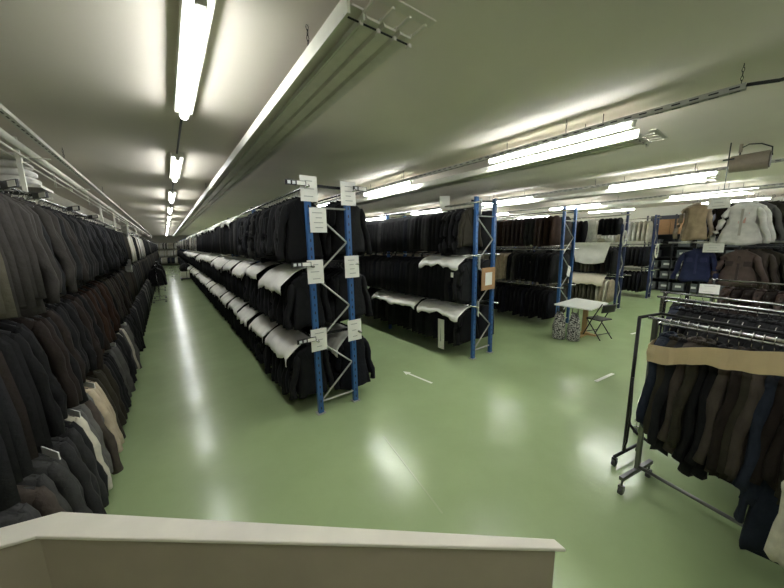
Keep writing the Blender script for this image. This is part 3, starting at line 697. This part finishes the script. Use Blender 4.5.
for i, (y, c) in enumerate(((3.7, 'white'), (3.92, 'cream'), (4.05, 'white'))):
    b = B(); bb_ = []
    for k in range(6):
        t = k/5; w = .12*math.sin(PI*(.12+.76*t)); bb_.append([(10.98+w*.9*math.cos(a), y+w*math.sin(a)*(1+.15*math.sin(3*a)), 2.08+.14*t) for a in [2*PI*j/10 for j in range(10)]])
    b.loft(bb_); tag(b.obj('folded_bundle', FAB[c], smooth=True), 'crumpled %s bundle, %s from the near end, under short black garments, fourth rack' % (c, nth(i+1)), 'bundle')
# white rings hung on rack ends
for (x, y, z, rr_, lab) in ((11.16, 3.36, 2.22, .17, 'white ring hung on the end of the fourth blue rack'), (14.42, 3.32, 1.72, .2, 'white oval ring hung on the end of the fifth blue rack')):
    b = B(); b.tube([(x+rr_*.8*math.cos(a), y, z+rr_*math.sin(a)*1.2) for a in [2*PI*k/24 for k in range(25)]], .022, 8); tag(b.obj('hanging_ring', M['whitep'], smooth=True), lab, 'ring')

# ------------------------------------------------------------------ end-of-rack front garments are part of the runs; white stack on the left
for i in range(4):
    b = B(); z = 3.0+i*.085; w = .2-.02*i
    b.loft([[( -1.32+w*s*math.copysign(abs(math.cos(a))**.6, math.cos(a)), 5.6+w*s*math.copysign(abs(math.sin(a))**.6, math.sin(a)), z+h) for a in [2*PI*k/16 for k in range(16)]] for s, h in ((.8, 0), (1, .02), (1, .055), (.75, .078))])
    tag(b.obj('folded_white_stack', FAB['white'], smooth=True), 'white folded bundle above the leftmost rack, %s from the bottom of its stack' % nth(i+1), 'bundle', 'white bundles at the left edge')
b = B(); b.box((-1.32, 5.6, 2.96), (.5, .5, .03)); b.box((-1.5, 5.4, 2.93), (.05, .05, .08)); tag(b.obj('small_shelf', M['whitep']), 'small white shelf under the folded white bundles at the left edge', 'shelf')

# ------------------------------------------------------------------ rolling racks
def caster(r, x, y, z=.11, mt=None):
    b = B(); b.tube([(x, y-.013, .034), (x, y+.013, .034)], .034, 14); c = b.obj('caster', M['rubber'], r, smooth=False)
    f = B(); f.box((x, y, .078), (.03, .036, .02)); f.box((x, y-.018, .055), (.03, .004, .06)); f.box((x, y+.018, .055), (.03, .004, .06)); f.tube([(x, y, .08), (x, y, z)], .008, 6)
    f.obj('fork', mt or M['chrome'], c)
def rolling_rack(x, y, L, z, label, m, foot=.24, low=.2, double=True, dz=.05):
    """local frame: rack runs along -y from its near end"""
    r = thing('rolling_rack', (x, y, 0), label, 'rolling rack', rz=math.atan2(AD.x, -AD.y))
    for yy in (0, -L):
        b = B(); b.box((0, yy, .16), (foot*2, .035, .035)); b.obj('foot_bar', m, r, bevel=.004)
        b = B(); b.box((0, yy, (z+.14)/2), (.032, .032, z-.14)); b.obj('upright', m, r, bevel=.003)
        for s in (-1, 1): caster(r, s*(foot-.02), yy, .145, m)
    b = B(); b.tube([(0, .05, z), (0, -L-.05, z)], .014, 10); b.obj('rail', M['chrome'], r, smooth=True)
    if double:
        b = B(); b.tube([(.09, .02, z-dz), (.09, -L, z-dz)], .009, 8); b.box((.045, 0, z-dz), (.11, .02, .02)); b.box((.045, -L, z-dz), (.11, .02, .02)); b.obj('second_rail', M['chrome'], r, smooth=False)
    b = B(); b.tube([(0, 0, low), (0, -L, low)], .015, 8); b.obj('lower_bar', m, r, smooth=True)
    return r
rolling_rack(AX, AY, 2.0, 1.57, 'nearest chrome rolling rack, wrapped with brown kraft paper', mat('dark_chrome', (120, 120, 116), .3, .9))
rolling_rack(4.36, .9, 2.0, 1.58, 'second chrome rolling rack, directly behind the black-framed rack', M['chrome'])
rolling_rack(4.93, 1.0, 2.0, 1.56, 'third chrome rolling rack, full of black hangers, behind the second', M['chrome'], double=False)
rolling_rack(6.45, .78, 2.0, 1.6, 'farthest chrome rolling rack, holding brown jackets', M['chrome'], double=False)
# black framed rack with a bent lower tube
r = thing('rolling_rack', (3.5, .87, 0), 'black tubular rolling rack with bent lower bar behind the nearest rack', 'rolling rack', rz=math.atan2(AD.x, -AD.y))
for yy in (0, -1.9):
    b = B(); b.tube([(0, yy, .1), (0, yy, 1.5)], .016, 8); b.obj('upright', M['black'], r, smooth=True)
    b = B(); b.tube([(-.16, yy, .1), (.3, yy, .1)], .014, 8); b.obj('foot_bar', M['black'], r, smooth=True)
    for s in (-.15, .28): caster(r, s, yy, .1, M['black'])
b = B(); b.tube([(0, 0, 1.5), (.32, -.02, 1.5), (.32, -.3, 1.5), (.32, -1.9, 1.5), (0, -1.9, 1.5)], .015, 8); b.obj('rail', M['black'], r, smooth=True)
b = B(); b.tube([(0, 0, .5), (-.01, -.03, .42), (-.02, -.1, .37), (-.03, -.2, .35), (-.03, -1.9, .35)], .014, 8); b.obj('lower_bar', M['black'], r, smooth=True)
b = B(); b.tube([(-.12, -.06, .95), (-.13, -.08, .6), (-.12, -.07, .3), (-.12, -.05, .2)], .009, 6); b.obj('strap', M['black'], r, smooth=True)
# kraft paper round the shoulders of the nearest rack
def kraft():
    n = 40
    P = Vector((AX, AY)); nrm = Vector((-.982, .19)); lo = []
    path = [P + nrm*-.2 + AD*.05, P + nrm*.05 + AD*.02, P + nrm*.25 + AD*.075, P + nrm*.29 + AD*.2, P+nrm*.285+AD*.5, P+nrm*.29+AD*1.0, P+nrm*.28+AD*1.9]
    seg = [0]
    for a, c in zip(path, path[1:]): seg.append(seg[-1]+(c-a).length)
    def at(s):
        for i in range(len(seg)-1):
            if s <= seg[i+1]+1e-9: return path[i].lerp(path[i+1], (s-seg[i])/(seg[i+1]-seg[i]))
        return path[-1]
    def fn(u, v):
        s = u*seg[-1]; p = at(s); cz = .014*math.sin(s*23)+.01*math.sin(s*51)
        top = 1.405 + .17*min(1, max(0, (s-.45)/.68)) + .006*math.sin(s*17); bot = top-.135 + .01*math.sin(s*9+1)
        return (p.x - cz*(.3+v*.6), p.y + .004*math.sin(v*8+s*9), top+(bot-top)*v + .004*math.sin(s*40)*v)
    o = B().grid(fn, 70, 8).obj('kraft_paper_wrap', M['kraft'], smooth=False, solid=.003)
    tag(o, 'brown kraft paper band wrapped round jackets on the nearest rolling rack', 'wrapping paper')
kraft()
# long navy trousers and pale trousers at the lower right corner
put('long_navy_coat', 'coat0', 'denim', (2.93, -.1, 1.36), -1.45, 'long dark blue coat hanging low at the right edge of the photo', 'coat', sx=.62, sz=1.2)
put('pale_trousers', 'skirt0', 'cream', (2.66, -.135, .98), -1.4, 'cream trousers hanging at the lower right corner in front of the navy coat', 'trousers', sx=.42, sz=.72)

# ------------------------------------------------------------------ display rack
r = thing('display_rack', (7.15, .2, 0), 'two-tier display rack with front-facing jackets in front of the storage shelves', 'clothes rack')
for yy in (.98, -1.6):
    b = B(); b.box((.12, yy, 1.36), (.05, .05, 2.72)); b.obj('post', M['black'], r)
for z in (2.9, 2.13):
    b = B(); b.tube([(0, 1.3, z), (0, -1.8, z)], .014, 8); b.obj('rail', M['galv'], r, smooth=True)
    for yy in (.98, -1.6): B().box((.06, yy, z), (.14, .03, .03)).obj('arm', M['black'], r)
FR = -PI/2   # front towards the camera (local -y looks to -x)
put('display_shirt', 'shirt0', 'beige', (7.06, 1.19, 2.84), FR, 'beige jacket with brown front panel, facing the viewer on the display rack', 'jacket', sx=.78, sz=.82)
b = B(); b.box((0, 0, 0), (.02, .2, .36)); o = b.obj('waistcoat', FAB['taupe']); 
bpy.data.objects.remove(o)
put('waistcoat', 'waistcoat0', 'tan', (6.9, 1.14, 2.8), FR, 'tan waistcoat worn over the beige jacket on the display rack', 'waistcoat', sx=.9, sz=.82)
put('hanging_jacket', 'shirt1', 'dark brown', (7.34, .9, 2.84), FR, 'dark jacket half hidden between the tan waistcoat and the printed shirt', 'jacket', sx=.7, sz=.8)
o = put('display_shirt', 'shirt1', 'white', (6.95, .66, 2.8), FR, 'front-facing white shirt with faded red print on the display rack', 'shirt', sx=.98, sz=.92)
pr = B()
for (x, z, w, h) in ((.0, -.3, .03, .1), (.03, -.38, .025, .09), (-.02, -.42, .02, .06), (.05, -.27, .04, .02)): pr.box((x, -.046, z), (w, .006, h))
pr.obj('faded_print', M['red'], o)
SHIRT = o
for i, (x, y, c) in enumerate(((7.08, .6, 'white'), (7.2, .52, 'light grey'), (7.3, .42, 'olive'), (7.4, .34, 'dark brown'))):
    put('display_shirt', 'shirt1', c, (x, y, 2.8), FR, '%s shirt stacked behind the white printed shirt, %s layer back' % (c, nth(i+2)), 'shirt', sx=.9, sz=.9)
BLUE = put('blue_jacket', 'jacket1', 'royal blue', (6.98, 1.08, 2.1), FR, 'bright blue jacket facing the viewer on the lower display rail', 'jacket', sx=.92, sz=.74)
LEATH = put('leather_jacket', 'leather1', 'warm brown', (6.98, .62, 2.1), FR, 'dusty brown leather jacket facing the viewer on the lower display rail', 'jacket', sx=1.0, sz=.88)
for i, (x, y, c) in enumerate(((7.1, .5, 'taupe'), (7.2, .4, 'olive'), (7.3, .33, 'black'))):
    put('hanging_jacket', 'jacket2', c, (x, y, 2.1), FR, '%s jacket behind the dusty brown leather one, %s layer back' % (c, nth(i+2)), 'jacket', sx=.95, sz=.82)
put('hanging_jacket', 'jacket0', 'black', (7.12, 1.02, 2.1), FR, 'black jacket right behind the bright blue one on the display rack', 'jacket', sx=1.0, sz=.8)
for i in range(9):
    y = -.1-i*.13
    put('hanging_jacket', 'jacket%d' % (i % 4), ('black', 'olive', 'dark brown')[i % 3], (7.15, y, 2.1), rnd(-.1, .1), 'dark jacket at the right edge of the lower display rail, %s rightwards' % nth(i+1), 'jacket', 'dark jackets at the right of the display rack', sz=.9)
def trim_front(o, m, pk=True, L=.5):
    B().box((0, -.056, -.2-L/2), (.028, .012, L)).obj('placket', m, o)
    if pk:
        for s in (-1, 1): B().box((s*.09, -.056, -.33), (.08, .012, .09)).obj('pocket', m, o, bevel=.004)
trim_front(SHIRT, mat('shirt_seam_fabric', (176, 172, 160), .8), False, .42)
trim_front(BLUE, mat('dark_blue_seam_fabric', (40, 46, 86), .8), True, .44)
trim_front(LEATH, mat('dark_brown_seam_leather', (52, 38, 32), .5), True, .42)
def signcard(x, y, z, w, h, lab, lines=3): card((x, y, z), (w, .006, h), FR, lab, 'paper_sign', lines=lines)
signcard(6.86, .91, 2.73, .24, .17, 'white paper sign between the waistcoat and the printed shirt', 3)
signcard(6.86, .9, 2.05, .23, .14, 'white paper sign between the blue and the leather jacket', 3)
signcard(5.5, .7, 1.57, .18, .12, 'white paper sign standing on the rail below the blue jacket', 2)

# ------------------------------------------------------------------ storage shelving at the right
r = thing('shelving_unit', (16.4, -3, 0), 'long dark metal shelving with storage boxes at the back right', 'shelves')
SZ = (.06, .52, .95, 1.38, 1.81, 2.3)
for k in range(9):
    B().box((0, k*.9, 1.55), (.05, .05, 3.1)).obj('post', M['darkshelf'], r); B().box((.6, k*.9, 1.55), (.05, .05, 3.1)).obj('post', M['darkshelf'], r)
for z in SZ: B().box((.3, 3.6, z), (.6, 7.3, .03)).obj('shelf', M['darkshelf'], r)
B().box((.63, 3.6, 1.55), (.02, 7.3, 3.1)).obj('back_panel', M['darkshelf'], r)
proto = None
def sbox(x, y, z, label):
    global proto
    if proto is None:
        t = thing('storage_box', (x, y, z), label, 'box', 'grey storage boxes on the dark shelving')
        B().box((.2, 0, .13), (.4, .34, .26)).obj('box_body', M['greybox'], t, bevel=.006); B().box((.2, 0, .275), (.42, .36, .03)).obj('lid', M['greybox'], t, bevel=.004)
        B().box((-.004, 0, .16), (.006, .18, .08)).obj('box_label', M['label'], t); proto = t; return
    t = copy_tree(proto); t.location = (x, y, z); t['label'] = label
for c, y in enumerate((3.88, 3.42, 2.98, 2.55, 2.1, 1.65)):
    for s, z in enumerate(SZ[:5]):
        if (c, s) in ((1, 3), (1, 4), (1, 2), (4, 3)): 
            if (c, s) != (1, 2): continue
        sbox(16.42, y, z+.016, 'grey storage box with white label, %s column from left, %s shelf from the floor' % (nth(c+1), nth(s+1)))
for i, (y, c) in enumerate(((3.72, 1), (3.2, 1), (1.2, 1), (.65, 1), (.1, 1))):
    t = thing('cardboard_box', (16.42, y, 2.316), '%s brown cardboard box from the left on the top shelf' % nth(i+1), 'box', 'cardboard boxes on the top shelf')
    B().box((.25, 0, .3), (.5, .5, .6)).obj('carton', M['card'], t, bevel=.006); B().box((.25, 0, .602), (.5, .05, .003)).obj('tape', M['kraft'], t)
b = B(); rings = []
for (t_, w, z) in ((0, .26, 0), (.3, .25, .08), (.7, .18, .17), (1, .05, .2)):
    rings.append([(16.62+w*.6*math.cos(a), 3.5+w*math.sin(a)*1.6, 1.83+.0+z) for a in [2*PI*k/14 for k in range(14)]])
b.loft(rings); tag(b.obj('black_bag', M['plastic'], smooth=True), 'slumped black bag on the shelf below the cardboard boxes', 'bag')

# ------------------------------------------------------------------ table, bags, chair
t = thing('table', (7.62, 2.97, 0), 'small square table with white top and pale wood legs before the third rack', 'table')
top = B(); pts = [(-.55, .38), (-.59, -.4), (.45, -.36), (.57, .38)]
top.add([(x, y, .735) for x, y in pts]+[(x, y, .76) for x, y in pts], [(3, 2, 1, 0)[::-1], (4, 5, 6, 7)[::-1], (0, 1, 5, 4), (1, 2, 6, 5), (2, 3, 7, 6), (3, 0, 4, 7)]); top.obj('table_top', M['tabletop'], t, bevel=.004)
B().box((0, -.08, .37), (.085, .085, .72)).obj('leg', M['wood'], t, bevel=.004)
B().box((0, -.08, .02), (.5, .07, .04)).obj('foot_bar', M['wood'], t, bevel=.004); B().box((0, -.08, .06), (.07, .5, .04)).obj('foot_bar', M['wood'], t, bevel=.004)
def bag(x, y, lab, rz):
    r = thing('shopping_bag', (x, y, 0), lab, 'bag', 'patterned shopping bags', rz)
    rings = []
    for (z, w, d) in ((0, .17, .11), (.02, .185, .125), (.2, .195, .13), (.4, .18, .1), (.5, .17, .06)):
        z *= 1.16; w *= 1.05; rings.append([(w*math.copysign(abs(math.cos(a))**.5, math.cos(a))+.008*math.sin(5*a+z*9), d*math.copysign(abs(math.sin(a))**.5, math.sin(a))+.008*math.sin(4*a+z*12), z) for a in [2*PI*k/24 for k in range(24)]])
    B().loft(rings).obj('bag_body', M['bag'], r, smooth=True)
    for s in (-1, 1):
        h = B(); h.tube([(-.08, s*.05, .42), (-.08, s*.06, .55), (-.06, s*.055, .66), (0, s*.05, .7), (.06, s*.055, .66), (.08, s*.06, .55), (.08, s*.05, .42)], .008, 6); h.obj('handle', M['plastic'], r, smooth=True)
bag(7.06, 3.2, 'black and white patterned bag with dark handles, left one before the table', .5)
bag(7.17, 2.93, 'black and white patterned bag with dark handles, right one before the table', .4)
r = thing('folding_chair', (7.72, 2.66, 0), 'black folding chair beside the white table', 'chair', rz=-.3)
b = B(); b.box((0, 0, .44), (.38, .36, .03)); b.obj('seat', M['plastic'], r, bevel=.01)
for s in (-1, 1):
    b = B(); b.tube([(s*.2, .2, 0), (s*.2, 0, .44), (s*.19, -.2, .82)], .012, 8); b.obj('leg', M['black'], r, smooth=True)
    b = B(); b.tube([(s*.18, -.22, 0), (s*.18, .16, .46)], .012, 8); b.obj('leg', M['black'], r, smooth=True)
b = B(); b.grid(lambda u, v: ((u-.5)*.4, -.2-.02*math.sin(u*PI)-.03*v, .62+.18*v), 8, 4); b.obj('backrest', M['plastic'], r, smooth=True, solid=.014)
for yy, zz in ((.15, .12), (-.16, .12)):
    b = B(); b.tube([(-.19, yy, zz), (.19, yy, zz)], .009, 6); b.obj('stretcher', M['black'], r)

# ------------------------------------------------------------------ ceiling speaker
r = thing('ceiling_speaker', (7.25, .72, 3.32), 'beige cylindrical loudspeaker hanging under the ceiling at the right', 'speaker', rz=0)
b = B(); b.tube([(0, .2, 0), (0, .19, 0), (0, -.17, 0), (0, -.2, 0)], [.09, .12, .13, .13], 22); b.obj('shell', M['speaker'], r, smooth=False)
b = B(); b.tube([(0, -.2, 0), (0, -.215, 0)], .115, 22); b.obj('grille', M['grille'], r)
b = B(); b.tube([(0, .1, .12), (0, .1, .22), (0, .02, .26), (0, -.1, .24), (0, -.21, .17), (0, -.22, .05)], .01, 6); b.obj('bracket', M['black'], r, smooth=True)
b = B(); b.tube([(0, .1, .16), (0, .1, .28)], .02, 8); b.obj('mount', M['speaker'], r)
# black drop clamp carrying the sign under the lamp
b = B(); b.box((7.0, .9, 3.36), (.03, .12, .02)); b.tube([(7.0, .9, 3.36), (7.0, .9, 2.93)], .006, 6); b.tube([(7, .9, 3.36), (7, .9, 3.6)], .008, 6)
tag(b.obj('drop_rod', M['black']), 'thin black drop rod with a short crossbar above the paper sign', 'rod')

# ------------------------------------------------------------------ things far down the left aisle
def small_rack(x, y, L, lab, z=1.5, n=8, fabs_=('dark grey', 'black')):
    r = thing('rolling_rack', (x, y, 0), lab, 'rolling rack', rz=0)
    for yy in (0, L):
        b = B(); b.tube([(0, yy, .1), (0, yy, z)], .015, 6); b.obj('upright', M['chrome'], r); b = B(); b.box((0, yy, .1), (.46, .03, .03)); b.obj('foot_bar', M['chrome'], r)
        for s in (-.2, .2): caster(r, s, yy, .1)
    b = B(); b.tube([(0, 0, z), (0, L, z)], .014, 8); b.obj('rail', M['chrome'], r); b = B(); b.tube([(0, 0, .12), (0, L, .12)], .012, 8); b.obj('lower_bar', M['chrome'], r)
    for k in range(n):
        put('hanging_jacket', 'jacket%d' % (k % 4), random.choice(fabs_), (x, y+.15+k*(L-.3)/n, z-.02), rnd(-.1, .1), 'dark jacket on the ' + lab.split(',')[0] + ', %s from its near end' % nth(k+1), 'jacket', 'jackets on the ' + lab.split(',')[0])
small_rack(-.42, 15.5, 1.2, 'aisle-side chrome rack, standing far down the left aisle', n=7)
small_rack(-.45, 19.5, 1.3, 'farther aisle-side chrome rack, beyond the first one', n=6)
r = thing('rolling_rack', (.95, 24.5, 0), 'low dark trolley with white crate far down the aisle', 'trolley')
for yy in (0, 1.2):
    b = B(); b.tube([(0, yy, .1), (0, yy, 1.3)], .015, 6); b.obj('upright', M['black'], r)
b = B(); b.box((0, .6, .12), (.7, 1.3, .05)); b.obj('deck', M['black'], r)
for s in (-.3, .3):
    for yy in (0.05, 1.15): caster(r, s, yy, .1, M['black'])
b = B(); b.box((.95, 25.0, .365), (.6, .8, .42)); tag(b.obj('white_crate', M['whitep'], bevel=.02), 'white crate sitting on the low dark trolley far down the aisle', 'crate')
b = B(); rg = []
for z, w in ((.58, .3), (.75, .36), (.95, .3), (1.1, .15)): rg.append([(.95+w*math.cos(a)*(1+.1*math.sin(3*a)), 25+w*1.1*math.sin(a), z) for a in [2*PI*k/12 for k in range(12)]])
b.loft(rg); tag(b.obj('clothes_pile', FAB['black'], smooth=True), 'heap of black clothes on top of the white crate', 'clothes pile')
# far end rack rails
r = thing('end_rack', (-1.2, 46.3, 0), 'three-tier rack of pale shirts across the far end of the aisle', 'clothes rack')
for z in (2.8, 1.9, 1.05):
    b = B(); b.tube([(0, 0, z), (4.8, 0, z)], .015, 6); b.obj('rail', M['galv'], r)
for x in (0, 2.4, 4.8): B().box((x, .3, 1.45), (.06, .06, 2.9)).obj('post', M['navyblue'], r)

# ------------------------------------------------------------------ world and view
w = bpy.data.worlds.new('world'); sc.world = w; w.use_nodes = True
w.node_tree.nodes['Background'].inputs[0].default_value = (.6, .65, .6, 1); w.node_tree.nodes['Background'].inputs[1].default_value = .05
sc.view_settings.view_transform = 'Standard'; sc.view_settings.look = 'None'; sc.view_settings.gamma = 1
sc.view_settings.use_curve_mapping = False; sc.view_settings.exposure = 2.5
sc.cycles.max_bounces = 8; sc.cycles.diffuse_bounces = 5
